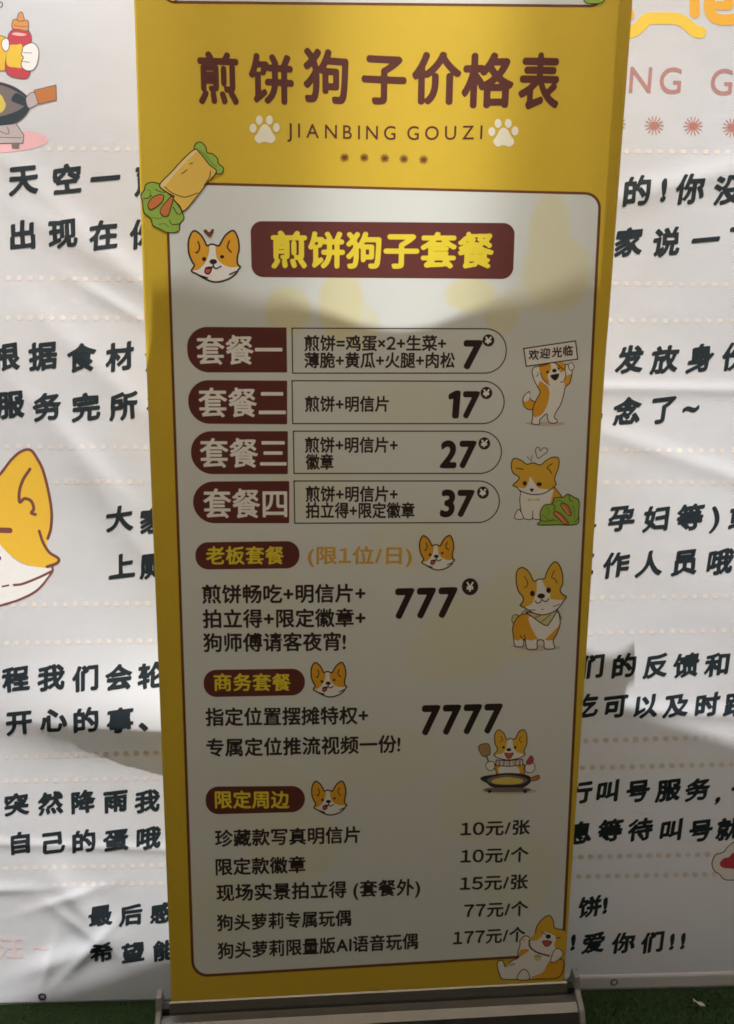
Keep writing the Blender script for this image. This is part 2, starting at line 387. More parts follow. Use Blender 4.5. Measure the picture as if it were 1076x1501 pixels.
# ------------------------------------------------------------------ ground
gm = mat('pavement_grey', (.22, .21, .19), .9, .2, var=.2, scale=8)
g = obj('ground', [(-60, -60, GZ), (60, -60, GZ), (60, 60, GZ), (-60, 60, GZ)], [(0, 1, 2, 3)], gm); tag(g, kind='structure')
tb = mat('turf_backing', (.020, .035, .014), .95, .1, var=.3, scale=8)
g = obj('turf_base', [(-3.4, -3.2, GZ+.004), (3.4, -3.2, GZ+.004), (3.4, .30, GZ+.004), (-3.4, .30, GZ+.004)], [(0, 1, 2, 3)], tb); tag(g, kind='structure')
turf = mat('turf_green', (.032, .085, .018), .6, .3, var=.45, scale=14)
def grass_blades():
    N = 34000; x = rng.uniform(-1.15, 1.2, N); y = rng.uniform(-.38, .22, N); h = rng.uniform(.006, .015, N)*np.where(y > .085, .55, 1)
    a = rng.uniform(0, 6.28, N); wd = rng.uniform(.0008, .0016, N); lx, ly = rng.normal(0, .006, N), rng.normal(0, .006, N)
    keep = ~((np.abs(x) < .43) & (np.abs(y) < .06)); x, y, h, a, wd, lx, ly = [q[keep] for q in (x, y, h, a, wd, lx, ly)]
    V = np.stack([np.stack([x-wd*np.cos(a), y-wd*np.sin(a), 0*x+GZ+.003], 1), np.stack([x+wd*np.cos(a), y+wd*np.sin(a), 0*x+GZ], 1),
                  np.stack([x+lx+wd*.5*np.cos(a), y+ly+wd*.5*np.sin(a), GZ+h], 1), np.stack([x+lx-wd*.5*np.cos(a), y+ly-wd*.5*np.sin(a), GZ+h], 1)], 1).reshape(-1, 3)
    return V, [(k, k+1, k+2, k+3) for k in range(0, len(V), 4)]
V, Fc = grass_blades(); tag(obj('grass', V, Fc, turf), kind='stuff')

# ------------------------------------------------------------------ printed backdrop banner
back = tag(empty('backdrop_banner', (0, BY+.03, GZ)), 'large white printed cloth backdrop with rows of black brush writing, hung behind the price board', 'backdrop')
def cloth_material():
    m = bpy.data.materials.new('white_backdrop_cloth'); m.use_nodes = True; n = m.node_tree.nodes; l = m.node_tree.links
    b = n['Principled BSDF']; b.inputs['Base Color'].default_value = (.80, .785, .775, 1); b.inputs['Roughness'].default_value = .6; b.inputs['Specular IOR Level'].default_value = .25
    tc = n.new('ShaderNodeTexCoord'); wv = n.new('ShaderNodeTexWave'); wv.bands_direction = 'Z'; wv.inputs['Scale'].default_value = 62; wv.inputs['Distortion'].default_value = .6
    wv.inputs['Detail'].default_value = 1; l.new(tc.outputs['Object'], wv.inputs['Vector'])
    no = n.new('ShaderNodeTexNoise'); no.inputs['Scale'].default_value = 9; no.inputs['Detail'].default_value = 5; l.new(tc.outputs['Object'], no.inputs['Vector'])
    b1 = n.new('ShaderNodeBump'); b1.inputs['Strength'].default_value = .05; b1.inputs['Distance'].default_value = .0006; l.new(wv.outputs['Fac'], b1.inputs['Height'])
    b2 = n.new('ShaderNodeBump'); b2.inputs['Strength'].default_value = .15; b2.inputs['Distance'].default_value = .006; l.new(no.outputs['Fac'], b2.inputs['Height']); l.new(b1.outputs[0], b2.inputs['Normal'])
    l.new(b2.outputs[0], b.inputs['Normal'])
    st = n.new('ShaderNodeTexNoise'); st.inputs['Scale'].default_value = 2.6; st.inputs['Detail'].default_value = 3; l.new(tc.outputs['Object'], st.inputs['Vector'])
    cr = n.new('ShaderNodeValToRGB'); cr.color_ramp.elements[0].position = .42; cr.color_ramp.elements[0].color = (.765, .785, .835, 1)
    cr.color_ramp.elements[1].position = .75; cr.color_ramp.elements[1].color = (.785, .775, .80, 1); l.new(st.outputs['Fac'], cr.inputs['Fac']); l.new(cr.outputs[0], b.inputs['Base Color'])
    t = n.new('ShaderNodeBsdfTranslucent'); t.inputs[0].default_value = (.80, .77, .72, 1); mx = n.new('ShaderNodeMixShader'); mx.inputs[0].default_value = .36
    l.new(b.outputs[0], mx.inputs[1]); l.new(t.outputs[0], mx.inputs[2]); l.new(mx.outputs[0], n['Material Output'].inputs[0])
    return m
CLOTH = cloth_material()
def cloth_sheet(x0, x1, z0, z1, st, surf, dy=0.0):
    nx, nz = int((x1-x0)/st)+1, int((z1-z0)/st)+1
    X, Z = np.meshgrid(np.linspace(x0, x1, nx), np.linspace(z0, z1, nz)); Y = surf(X, Z)+dy
    V = np.stack([X, Y, Z], 2).reshape(-1, 3); i = np.arange(nx*nz).reshape(nz, nx)
    Fc = np.stack([i[:-1, :-1], i[:-1, 1:], i[1:, 1:], i[1:, :-1]], 2).reshape(-1, 4).tolist(); return V, Fc
BX0, BX1, BZ0, BZ1 = -1.25, 1.30, GZ+.004, 2.62
V, Fc = cloth_sheet(BX0, BX1, BZ0, BZ1, .0045, back_y); cloth = obj('cloth', V, Fc, CLOTH, back, smooth=True)
sm = cloth.modifiers.new('thickness', 'SOLIDIFY'); sm.thickness = .0012; sm.offset = -1
V, Fc = cloth_sheet(.37, BX1, BZ0, BZ0+.042, .009, back_y, -.0022); hem = obj('hem', V, Fc, CLOTH, cloth, smooth=True)
sm = hem.modifiers.new('thickness', 'SOLIDIFY'); sm.thickness = .0015; sm.offset = -1
fr = MB()
for x in (BX0-.03, BX1+.03): fr.tube((x, BY+.03, GZ), (x, BY+.03, 2.70), .02)
fr.tube((BX0-.03, BY+.03, 2.66), (BX1+.03, BY+.03, 2.66), .018); fr.make('frame', STEEL, back)
def eyelet(px, py):
    x, z = at(px, py, back_y); y = float(back_y(np.array([x]), np.array([z]))[0])-.0016; V = []; Fc = []; n, k = 20, 8; R, r = .0070, .0018
    for i in range(n):
        a = 2*math.pi*i/n
        for j in range(k):
            b = 2*math.pi*j/k; q = R+r*math.cos(b); V.append((x+q*math.cos(a), y+r*math.sin(b)*.8, z+q*math.sin(a)))
            Fc.append((i*k+j, ((i+1) % n)*k+j, ((i+1) % n)*k+(j+1) % k, i*k+(j+1) % k))
    o = obj('eyelet', V, Fc, mat('dark_eyelet_metal', (.05, .05, .05), .4, .5, .7), back, smooth=True)
eyelet(62, 1460); eyelet(900, 1439)

def bline(chars, e, name='lettering', sty='brush', m=None):
    k = Ink(back_y)
    for c, x, y in chars: k.em(c, x, y, e, sty, m or INKN, 1.0)
    k.build(name, cloth)
bline([('天', 34, 263), ('空', 98, 263), ('一', 154, 262), ('声', 219, 263)], 44)
bline([('出', 33, 345), ('现', 92, 342), ('在', 152, 345), ('你', 212, 343)], 43)
bline([('的', 934, 280), ('!', 973, 278), ('你', 1012, 277), ('没', 1068, 278)], 42)
bline([('家', 921, 355), ('说', 977, 355), ('一', 1034, 352), ('下', 1088, 350)], 41)
bline([('根', 8, 523), ('据', 63, 522), ('食', 119, 524), ('材', 176, 523), ('消', 233, 523)], 42)
bline([('服', 15, 593), ('务', 69, 596), ('完', 126, 597), ('所', 181, 595), ('有', 236, 593)], 42)
bline([('来', 868, 524), ('发', 923, 527), ('放', 974, 527), ('身', 1027, 525), ('份', 1079, 522)], 40)
bline([('纪', 864, 601), ('念', 919, 603), ('了', 973, 600), ('~', 1013, 596)], 40)
bline([('大', 175, 760), ('家', 224, 763)], 40)
bline([('上', 178, 830), ('厕', 224, 829)], 40)
bline([('人', 856, 758), ('孕', 911, 759), ('妇', 963, 760), ('等', 1012, 758), (')', 1048, 757), ('或', 1088, 757)], 39)
bline([('工', 852, 828), ('作', 903, 828), ('人', 952, 826), ('员', 1004, 824), ('哦', 1055, 823)], 39)
bline([('程', 23, 995), ('我', 75, 993), ('们', 126, 994), ('会', 174, 993), ('轮', 222, 990)], 40)
bline([('开', 28, 1059), ('心', 78, 1056), ('的', 126, 1056), ('事', 176, 1056), ('、', 222, 1055)], 40)
bline([('们', 868, 977), ('的', 915, 976), ('反', 961, 976), ('馈', 1006, 975), ('和', 1052, 974)], 37)
bline([('吃', 858, 1035), ('可', 902, 1035), ('以', 946, 1035), ('及', 991, 1034), ('时', 1036, 1033), ('跟', 1080, 1032)], 37)
bline([('突', 24, 1179), ('然', 74, 1177), ('降', 121, 1175), ('雨', 169, 1174), ('我', 216, 1174)], 37)
bline([('你', -20, 1238), ('自', 29, 1236), ('己', 77, 1235), ('的', 123, 1233), ('蛋', 170, 1231), ('哦', 217, 1228)], 37)
bline([('行', 850, 1162), ('叫', 891, 1160), ('号', 935, 1159), ('服', 980, 1158), ('务', 1023, 1157), (',', 1053, 1162), ('一', 1090, 1155)], 36)
bline([('息', 850, 1221), ('等', 895, 1217), ('待', 939, 1216), ('叫', 984, 1217), ('号', 1027, 1217), ('就', 1068, 1215)], 36)
bline([('最', 147, 1342), ('后', 192, 1341), ('感', 237, 1338)], 35)
bline([('希', 149, 1396), ('望', 195, 1396), ('能', 241, 1393)], 35)
bline([('饼', 865, 1329), ('!', 887, 1327)], 34)
bline([('!', 840, 1381), ('爱', 870, 1382), ('你', 914, 1382), ('们', 957, 1381), ('!', 985, 1380), ('!', 1001, 1379)], 34)
bline([('汪', 15, 1389), ('~', 60, 1386)], 40, sty='bold', m=WANGP)
bline([('N', 939, 116)], 50, sty='thin', m=PINK); bline([('G', 983, 117)], 50, sty='thin', m=PINK); bline([('G', 1058, 119)], 50, sty='thin', m=PINK)
k = Ink(back_y)                                   # dotted rules printed across the cloth
for (yl, yr, xa, xb) in ((218, 222, 72, 1090), (408, 416, -20, 1090), (466, 470, -20, 1090), (655, 660, -20, 1090), (706, 707, 82, 1090), (886, 875, 20, 1090),
                         (941, 926, -20, 1090), (1107, 1083, -20, 1090), (1143, 1123, -20, 1090), (1271, 1254, -20, 1062), (1297, 1283, 80, 1050)):
    x = xa; i = 0; stp = 16.6-(yl-218)*.0022
    while x < xb:
        if not 260 < x < 815:
            y = yl+(yr-yl)*(x-100)/860
            k.disc(x, y, 4.3, 3.9, DOTC if (i*7+int(yl)) % 5 else DOTC2, .6, 1.5)
        x += stp; i += 1
k.build('dotted_rules', cloth)
def burst(kk, x, y, r, m, n=14, lev=.8):
    P = Pen(kk, 0, 0, 1, 1, lev, .5); P.dot(m, x, y, r*.42)
    for i in range(n): a = 2*math.pi*i/n; P.line(m, 1.5, [(x, y), (x+r*math.cos(a), y+r*math.sin(a))])
k = Ink(back_y)
for x, y in ((903, 182), (959, 184), (1016, 185), (1073, 187)): burst(k, x, y, 13.5, BURST)
k.build('burst_row', cloth)
k = Ink(back_y); P = Pen(k, 860, 0, 4.981, 4.981, .8, .8)      # the orange headline and its swash
P.line(SWASH, 17.5, [(260, 235), (330, 232), (390, 190), (440, 140), (520, 133), (600, 133), (670, 140), (730, 175), (790, 225), (830, 235)])
P.line(AMBER, 15, [(785, -90), (790, 95)]); P.line(AMBER, 16, [(905, -60), (895, 60), (930, 125), (1000, 145), (1100, 135)])
P.line(AMBER, 13, [(960, 40), (1040, 35), (1020, -30), (960, -40)]); P.line(AMBER, 12, [(300, 60), (318, 110), (310, 115)]); k.build('headline_lettering', cloth)
# upper left: paw with a sauce bottle above a pan on a stove
k = Ink(back_y); P = Pen(k, 0, 0, 4.138, 4.138, .8, .6)
P.fill(ROSE, [(-200, 840), (0, 800), (170, 795), (260, 820), (292, 850), (250, 885), (150, 910), (0, 925), (-200, 915)])
P.both(BFUR, OUTL, 1.2, [(-150, 190), (0, 215), (40, 240), (45, 330), (35, 420), (0, 430), (-150, 440)])
P.both(CRIMSON, OUTL, 1.3, [(72, 185), (48, 225), (55, 270), (40, 340), (33, 420), (60, 460), (120, 476), (165, 474), (185, 430), (180, 330), (172, 285), (192, 240), (176, 190), (125, 172)])
P.fill(BOTY, [(50, 285), (100, 272), (135, 278), (140, 400), (95, 408), (42, 390)]); P.fill(ROSE, [(72, 205), (100, 197), (160, 207), (140, 218), (90, 214)])
P.both(CAPO, OUTL, 1.2, [(78, 125), (100, 118), (150, 122), (172, 130), (168, 185), (120, 180), (75, 172)]); P.both(CAPO, OUTL, 1.1, [(104, 122), (112, 85), (125, 72), (138, 82), (147, 122), (126, 128)])
P.line(OUTL, .8, [(84, 152), (120, 160), (170, 160)])
P.both(BWHITE, OUTL, 1.3, [(140, 285), (165, 268), (200, 260), (228, 285), (236, 330), (225, 390), (200, 425), (160, 428), (132, 405), (130, 375), (142, 350), (130, 330), (135, 310)])
P.line(OUTL, .9, [(142, 320), (195, 322)]); P.line(OUTL, .9, [(135, 372), (180, 378)]); P.both(BWHITE, OUTL, 1.1, [(15, 245), (40, 232), (56, 255), (52, 300), (30, 310), (10, 280)])
P.both(PANN, OUTL, 1.3, [(-300, 490), (-150, 480), (0, 500), (90, 530), (160, 580), (182, 620), (175, 670), (130, 725), (60, 760), (-60, 785), (-300, 790)])
P.fill(PANG, [(-300, 505), (-100, 500), (20, 520), (100, 555), (160, 600), (140, 650), (60, 690), (-60, 715), (-300, 720)]); P.fill(PANN, [(80, 580), (105, 565), (160, 600), (150, 640), (110, 630), (70, 610)])
P.fill(BATTER, [(-60, 560), (5, 575), (25, 610), (35, 640), (10, 680), (-60, 690)]); P.both(STOVE, OUTL, 1.2, [(160, 590), (205, 560), (235, 620), (185, 655), (165, 640)])
P.both(HANDLE, OUTL, 1.2, [(207, 548), (340, 515), (343, 607), (235, 632)], True); P.fill(STOVE, [(-250, 790), (100, 752), (145, 820), (140, 868), (0, 870), (-250, 872)], True)
P.line(OUTL, 1.3, [(100, 752), (145, 820), (140, 868), (0, 870), (-100, 872)], sharp=True); P.line(OUTL, 1.0, [(-60, 832), (130, 836)]); P.fill(PANG, [(68, 868), (120, 868), (116, 902), (74, 902)], True); P.line(OUTL, 1.1, [(-10, 790), (30, 810), (55, 808), (45, 770)])
P.line(OUTL, 1.2, [(-20, 45), (10, 40), (15, 20), (0, 10)])
k.build('cooking_drawing', cloth)
# left: a big dog's ear and cheek
k = Ink(back_y); P = Pen(k, 0, 620, 4.138, 4.138, .8, .8)
P.fill(BWHITE, [(-200, 600), (0, 740), (120, 850), (290, 880), (318, 900), (290, 960), (220, 1020), (120, 1075), (0, 1108), (-200, 1120)])
P.fill(BFUR, [(-80, 420), (0, 310), (60, 225), (130, 172), (185, 162), (215, 185), (260, 270), (295, 390), (315, 520), (310, 640), (285, 720), (300, 775), (355, 820), (345, 850), (285, 878), (160, 858), (60, 800), (0, 735), (-80, 640)])
P.line(DOGB, 4.2, [(-40, 350), (10, 300), (70, 222), (130, 172), (185, 164), (225, 215), (262, 290), (295, 420), (313, 540), (308, 640), (290, 700)])
P.line(DOGB, 4.2, [(238, 655), (262, 725), (300, 785), (355, 822), (345, 850), (285, 872)]); P.line(DOGB, 3.2, [(318, 872), (312, 910), (230, 1010), (120, 1070), (0, 1108)]); P.line(DOGB, 3.6, [(312, 900), (240, 935), (140, 975), (85, 983)]); P.line(DOGB, 2.6, [(15, 992), (52, 984)])
P.line(DOGB, 4.6, [(182, 280), (140, 345), (118, 415), (120, 480), (150, 458), (190, 475), (205, 520), (190, 545), (215, 555)]); P.line(DOGB, 8.0, [(0, 650), (60, 652)]); P.dot(DOGB, -8, 820, 16); P.line(BFUR, 1, [(0, 500), (30, 520)])
k.build('dog_drawing', cloth)
# lower right: a paw print cloud with a red heart
k = Ink(back_y); P = Pen(k, 820, 1230, 4.203, 4.203, .8, .7)
P.both(BWHITE, DOGB, 1.4, [(1090, 20), (1040, 45), (1010, 80), (960, 100), (940, 150), (955, 195), (985, 215), (1010, 245), (1060, 252), (1130, 235), (1150, 100)])
P.fill(CRIMSON, [(988, 150), (1010, 120), (1045, 110), (1070, 85), (1120, 100), (1130, 180), (1050, 180), (1005, 175)]); k.build('heart_drawing', cloth)

# ------------------------------------------------------------------ roll-up price banner
roll = tag(empty('roll_up_banner', (0, 0, GZ)), 'tall yellow roll-up price board with white menu panel in an aluminium floor cassette', 'price board')
V, Fc = cloth_sheet(-SHW, SHW, SH0-.02, SH1, .004, sheet_y); V[:, 0] *= 1+.62*np.minimum(V[:, 1]+.004, 0)*(np.abs(V[:, 0])/SHW)**2; V[:, 1] = sheet_y(V[:, 0], V[:, 2]); sheet = obj('printed_sheet', V, Fc, YEL, roll, smooth=True)
sm = sheet.modifiers.new('thickness', 'SOLIDIFY'); sm.thickness = .0009; sm.offset = -1
V = []; xs = np.linspace(-SHW-.004, SHW+.004, 41)
for x in xs:
    y = float(sheet_y(np.array([np.clip(x, -SHW, SHW)]), np.array([SH1]))[0]); V += [(x, y+.0016, SH1-.006), (x, y+.009, SH1-.006), (x, y+.009, SH1+.020), (x, y+.0016, SH1+.020)]
obj('top_rail', V, [(4*i+j, 4*i+(j+1) % 4, 4*i+4+(j+1) % 4, 4*i+4+j) for i in range(40) for j in range(4)]+[(0, 3, 2, 1), (160, 161, 162, 163)], ALU, roll)
MB().tube((0, .045, GZ+.05), (0, .060, SH1+.01), .009).make('support_pole', ALU, roll)
prof = [(-.0125, .072), (-.030, .069), (-.046, .058), (-.056, .040), (-.060, .018), (-.0585, .004), (-.050, -.012), (.050, -.012), (.058, .004), (.058, .035), (.046, .060), (.026, .072), (.010, .074), (.010, .055), (-.0125, .055)]
base = MB().prism_x(prof, -.418, .418).make('cassette', ALU, roll)
lip = MB().prism_x([(-.0055, .094), (-.0025, .096), (-.0025, .060), (-.0085, .060), (-.0085, .076)], -.404, .404).make('front_lip', mat('lip_aluminium', (.28, .265, .24), .45, .5, .8), roll)
for s in (-1, 1):
    q = [(-.064, .016), (-.058, -.018), (.060, -.018), (.062, .04), (.030, .080), (.016, .112), (-.010, .112), (-.016, .084), (-.050, .064), (-.061, .044)]
    c = MB().prism_x(q, s*.4185, s*.430).make('end_cap', CAPG, roll); bv = c.modifiers.new('edge', 'BEVEL'); bv.width = .003; bv.segments = 2
    MB().box(min(s*.404, s*.4182), max(s*.404, s*.4182), -.010, .006, .074, .086).make('slot_plug', BLKP, roll)
for x in (-.30, .115):
    f = MB().box(x-.022, x+.022, -.19, .15, GZ+.001, GZ+.0085).make('foot', mat('foot_aluminium', (.62, .60, .57), .35, .5, .9), roll); bv = f.modifiers.new('edge', 'BEVEL'); bv.width = .002; bv.segments = 2

def water_panel():
    """white panel print with faint yellow egg and ear shapes printed on it"""
    m = bpy.data.materials.new('ink_panel_white'); m.use_nodes = True; n = m.node_tree.nodes; l = m.node_tree.links
    b = n['Principled BSDF']; b.inputs['Roughness'].default_value = .40; b.inputs['Specular IOR Level'].default_value = .4
    tc = n.new('ShaderNodeTexCoord'); sp = n.new('ShaderNodeSeparateXYZ'); l.new(tc.outputs['Object'], sp.inputs[0])
    def mth(op, a, b_=None, c=None):
        q = n.new('ShaderNodeMath'); q.operation = op
        for i, v in enumerate((a, b_, c)):
            if v is None: continue
            if isinstance(v, (int, float)): q.inputs[i].default_value = v
            else: l.new(v, q.inputs[i])
        return q.outputs[0]
    tot = None
    for (px, py, rx, ry, amt) in ((422, 455, 30, 30, .9), (500, 448, 30, 46, 1), (530, 480, 25, 30, .6), (690, 432, 34, 22, 1), (735, 462, 24, 24, .7), (805, 345, 28, 55, .8), (815, 400, 48, 48, .8),
                              (770, 436, 30, 16, .5), (600, 590, 70, 30, .25), (450, 720, 60, 40, .3), (760, 900, 60, 70, .5), (610, 800, 70, 40, .3), (690, 935, 70, 60, .55), (650, 960, 60, 40, .4), (400, 1170, 60, 60, .35), (430, 1240, 70, 60, .4), (560, 1110, 90, 50, .3), (700, 1180, 60, 60, .4), (380, 880, 70, 50, .25), (330, 1330, 60, 60, .3), (760, 1280, 60, 70, .3)):
        x, z = at(px, py, sheet_y); z -= GZ; sx, sz = rx/760., ry/730.
        dx = mth('MULTIPLY', mth('SUBTRACT', sp.outputs[0], x), 1/sx); dz = mth('MULTIPLY', mth('SUBTRACT', sp.outputs[2], z), 1/sz)
        d = mth('SQRT', mth('ADD', mth('MULTIPLY', dx, dx), mth('MULTIPLY', dz, dz)))
        mr = n.new('ShaderNodeMapRange'); mr.interpolation_type = 'SMOOTHSTEP'; l.new(d, mr.inputs[0]); mr.inputs[1].default_value = 1.15; mr.inputs[2].default_value = .78; mr.inputs[3].default_value = 0; mr.inputs[4].default_value = amt*.8
        tot = mr.outputs[0] if tot is None else mth('MAXIMUM', tot, mr.outputs[0])
    mx = n.new('ShaderNodeMix'); mx.data_type = 'RGBA'; l.new(tot, mx.inputs[0]); mx.inputs[6].default_value = (.67, .70, .68, 1); mx.inputs[7].default_value = (.70, .66, .38, 1)
    l.new(mx.outputs[2], b.inputs['Base Color']); return m
PANELW = water_panel()
def part(name, fn):
    k = Ink(sheet_y); fn(k); return k.build(name, sheet)
MAINQ = [(244, 268), (880, 284), (825, 1399), (283, 1431)]
part('menu_panel', lambda k: (k.rrect(MAINQ, 22, BORDER, .10, 4, 2.0), k.rrect(MAINQ, 22, PANELW, .18, 4, -2.0)))
TOPQ = [(236, -14), (885, -14), (884, 9), (238, 3)]
part('upper_panel', lambda k: (k.rrect(TOPQ, 20, BORDER, .10, 2, 2.0, {0, 3}), k.rrect(TOPQ, 20, PANELW, .18, 2, -2.0, {0, 3})))
def title(k):
    for c, x, y, w_, h_ in (('煎', 320, 115, 60, 78), ('饼', 398, 116, 66, 74), ('狗', 478, 112, 66, 80), ('子', 563, 118, 66, 72), ('价', 640, 115, 72, 78), ('格', 715, 118, 76, 82), ('表', 791, 119, 60, 84)):
        k.char(c, x, y, w_, h_, 'title', TITLE, .2)
part('title_lettering', title)
part('lettering', lambda k: k.line('JIANBING GOUZI', 421, 194, 707, 197, 27, 'thin', TITLE, .2))
def paw(k, x, y, s):
    P = Pen(k, x, y, 1/s, 1/s, .2, .5)
    P.fill(CREAM, [(-10, 4), (-5, -5), (0, -8), (6, -5), (11, 4), (16, 13), (10, 20), (0, 18), (-9, 20), (-15, 13)])
    for dx, dy, r, a in ((-17, -2, .3, -.5), (-8, -14, .1, -.15), (7, -14, .1, .15), (17, -3, .3, .5)): P.dot(CREAM, dx, dy, 5.0, 6.8, 0)
for x, y in ((388, 190), (738, 195)): part('paw_print', lambda k: paw(k, x, y, 1.0))
def stars(k):
    for x, y in ((505, 231), (534, 231), (564, 232), (592, 233), (621, 234)): burst(k, x, y, 6, BORDER, 10, .2)
part('star_row', stars)
# --- the headline tag
part('heading_tag', lambda k: k.rrect([(367, 324), (755, 327), (752, 409), (369, 406)], 17, MAROON, .30))
part('heading_lettering', lambda k: k.line('煎饼狗子套餐', 397, 366, 724, 367, 60, 'heavy', LEMON, .45))
# --- the four set rows
def row(t, tq, bq, name, nx0, nx1, ny, lines, price, pb):
    part('row_tag', lambda k: k.rrect(tq, 31, MAROON, .30, 1.0, 0, {0, 1}))
    part('row_lettering', lambda k: k.line(name, nx0, ny, nx1, ny, 48, 'row', PALE, .45))
    def box(k):
        k.rrect(bq, 31, BLACKB, .26, 1.0, .8, {2, 3}); k.rrect(bq, 31, PANELW, .34, 1.0, -.9, {2, 3})
    part('row_frame', box)
    for (txt, x0, x1, y) in lines: part('lettering', lambda k: k.line(txt, x0, y, x1, y, 26, 'body', BLACKB, .45))
    s, x0, x1, y, h = price
    part('price_lettering', lambda k: k.line(s, x0, y, x1, y, h, 'num', BLACKB, .45))
    def yen(k):
        k.disc(pb[0], pb[1], 8.6, 9.0, BLACKB, .42); k.char('¥', pb[0], pb[1], 10.0, 11.0, 'num', PALE, .54)
    part('currency_badge', yen)
row(1, [(273, 479), (420, 480), (421, 546), (276, 546)], [(428, 481), (743, 482), (741, 547), (429, 547)], '套餐一', 288, 414, 513, (('煎饼=鸡蛋×2+生菜+', 446, 654, 503), ('薄脆+黄瓜+火腿+肉松', 446, 667, 528)), ('7', 679, 705, 520, 43), (716, 499))
row(2, [(275, 557), (421, 558), (421, 622), (277, 621)], [(428, 558), (740, 559), (738, 621), (429, 621)], '套餐二', 291, 419, 590, (('煎饼+明信片', 447, 570, 592),), ('17', 657, 703, 593, 41), (713, 576))
row(3, [(279, 632), (422, 632), (422, 695), (281, 695)], [(430, 632), (736, 632), (734, 694), (431, 694)], '套餐三', 293, 420, 664, (('煎饼+明信片+', 447, 583, 652), ('徽章', 448, 489, 677)), ('27', 645, 698, 666, 41), (710, 650))
row(4, [(282, 706), (424, 705), (424, 767), (284, 767)], [(431, 705), (733, 705), (731, 766), (432, 767)], '套餐四', 298, 421, 738, (('煎饼+明信片+', 448, 583, 724), ('拍立得+限定徽章', 448, 608, 748)), ('37', 645, 695, 738, 41), (708, 722))
# --- the lower sections
def capsule(q, txt, x0, x1, y, h):
    part('section_tag', lambda k: k.rrect(q, 19, MAROON, .30)); part('section_lettering', lambda k: k.line(txt, x0, y, x1, y, h, 'bold', LEMON, .45))
capsule([(286, 795), (439, 793), (439, 833), (287, 835)], '老板套餐', 302, 416, 814, 30)
capsule([(298, 982), (447, 980), (447, 1019), (299, 1022)], '商务套餐', 313, 426, 1000, 29)
capsule([(301, 1153), (447, 1152), (447, 1190), (302, 1194)], '限定周边', 315, 424, 1172, 29)
L = lambda txt, xl, yl, xr, yr, h, sty='mid', m=BLACKB: part('lettering', lambda k: k.line(txt, xl, yl, xr, yr, h, sty, m, .45))
L('(限1位/日)', 451, 814, 604, 814, 30, 'mid', ORANGE_T)
L('煎饼畅吃+明信片+', 296, 871, 536, 869, 31); L('拍立得+限定徽章+', 297, 907, 536, 905, 31); L('狗师傅请客夜宵!', 298, 942, 507, 940, 31)
L('指定位置摆摊特权+', 301, 1051, 540, 1048, 30); L('专属定位推流视频一份!', 302, 1096, 587, 1090, 30)
L('珍藏款写真明信片', 315, 1229, 528, 1223, 28); L('限定款徽章', 316, 1271, 448, 1267, 28); L('现场实景拍立得 (套餐外)', 317, 1309, 616, 1300, 28)
L('狗头萝莉专属玩偶', 318, 1353, 515, 1345, 27); L('狗头萝莉限量版AI语音玩偶', 319, 1394, 613, 1379, 27)
for s, x0, x1, yl, yr in (('10元/张', 675, 777, 1215, 1212), ('10元/个', 675, 775, 1255, 1252), ('15元/张', 674, 774, 1295, 1292), ('77元/个', 680, 774, 1335, 1331), ('177元/个', 664, 770, 1375, 1369)): L(s, x0, yl, x1, yr, 25)
part('price_lettering', lambda k: k.line('777', 579, 885, 670, 883, 45, 'num', BLACKB, .45)); part('price_lettering', lambda k: k.line('7777', 618, 1056, 736, 1053, 44, 'num', BLACKB, .45))
part('currency_badge', lambda k: (k.disc(689, 860, 12, 12.5, BLACKB, .42), k.char('¥', 689, 860, 11, 14, 'body', PALE, .54)))

# --- drawings on the sheet
def head(k, x0, y0, x1, y1, heart=False):
    P = Pen(k, x0, y0, (470-248)/(x1-x0), (622-376)/(y1-y0), .3, .45); o = np.array([248, 376]); P.o = P.o-o/P.s; wd = .026*(x1-x0)+.55
    out = [(270, 378), (250, 420), (250, 480), (264, 522), (274, 542), (262, 568), (284, 582), (315, 602), (350, 618), (385, 618), (425, 603), (452, 580), (462, 562), (471, 549), (460, 535), (458, 505), (466, 460), (460, 410), (441, 376), (410, 395), (388, 432), (378, 448), (350, 440), (328, 447), (318, 425), (298, 392)]
    P.fill(FUR, out); P.fill(WHITE, [(340, 443), (362, 443), (366, 480), (372, 508), (395, 536), (430, 550), (465, 550), (455, 580), (420, 606), (385, 618), (350, 618), (300, 594), (266, 570), (292, 560), (318, 532), (332, 500), (338, 470)])
    P.line(DARK, wd, out, True)
    P.line(DARK, wd*.8, [(290, 428), (297, 455), (288, 480), (280, 478)]); P.line(DARK, wd*.8, [(424, 425), (416, 455), (432, 478)])
    P.dot(DARK, 316, 511, 9, 10); P.dot(DARK, 393, 500, 9, 8); P.dot(DARK, 355, 523, 16, 12); P.both(RED, DARK, wd*.7, [(326, 553), (347, 550), (343, 573), (330, 582), (319, 572)])
    P.line(DARK, wd*.8, [(356, 533), (352, 549), (338, 555), (322, 553)]); P.line(DARK, wd*.8, [(354, 543), (366, 556), (388, 545)]); P.line(DARK, wd*.8, [(296, 588), (330, 600)]); P.line(DARK, wd*.8, [(425, 584), (452, 570)])
    if heart: P.fill(BORDER, [(337, 384), (350, 368), (358, 372), (354, 390), (340, 408), (322, 390), (313, 376), (324, 370)])
part('dog_drawing', lambda k: head(k, 276, 338, 352, 414, True))
for a in ((615, 785, 666, 836), (456, 971, 508, 1022), (457, 1145, 508, 1195)): part('dog_drawing', lambda k: head(k, *a))
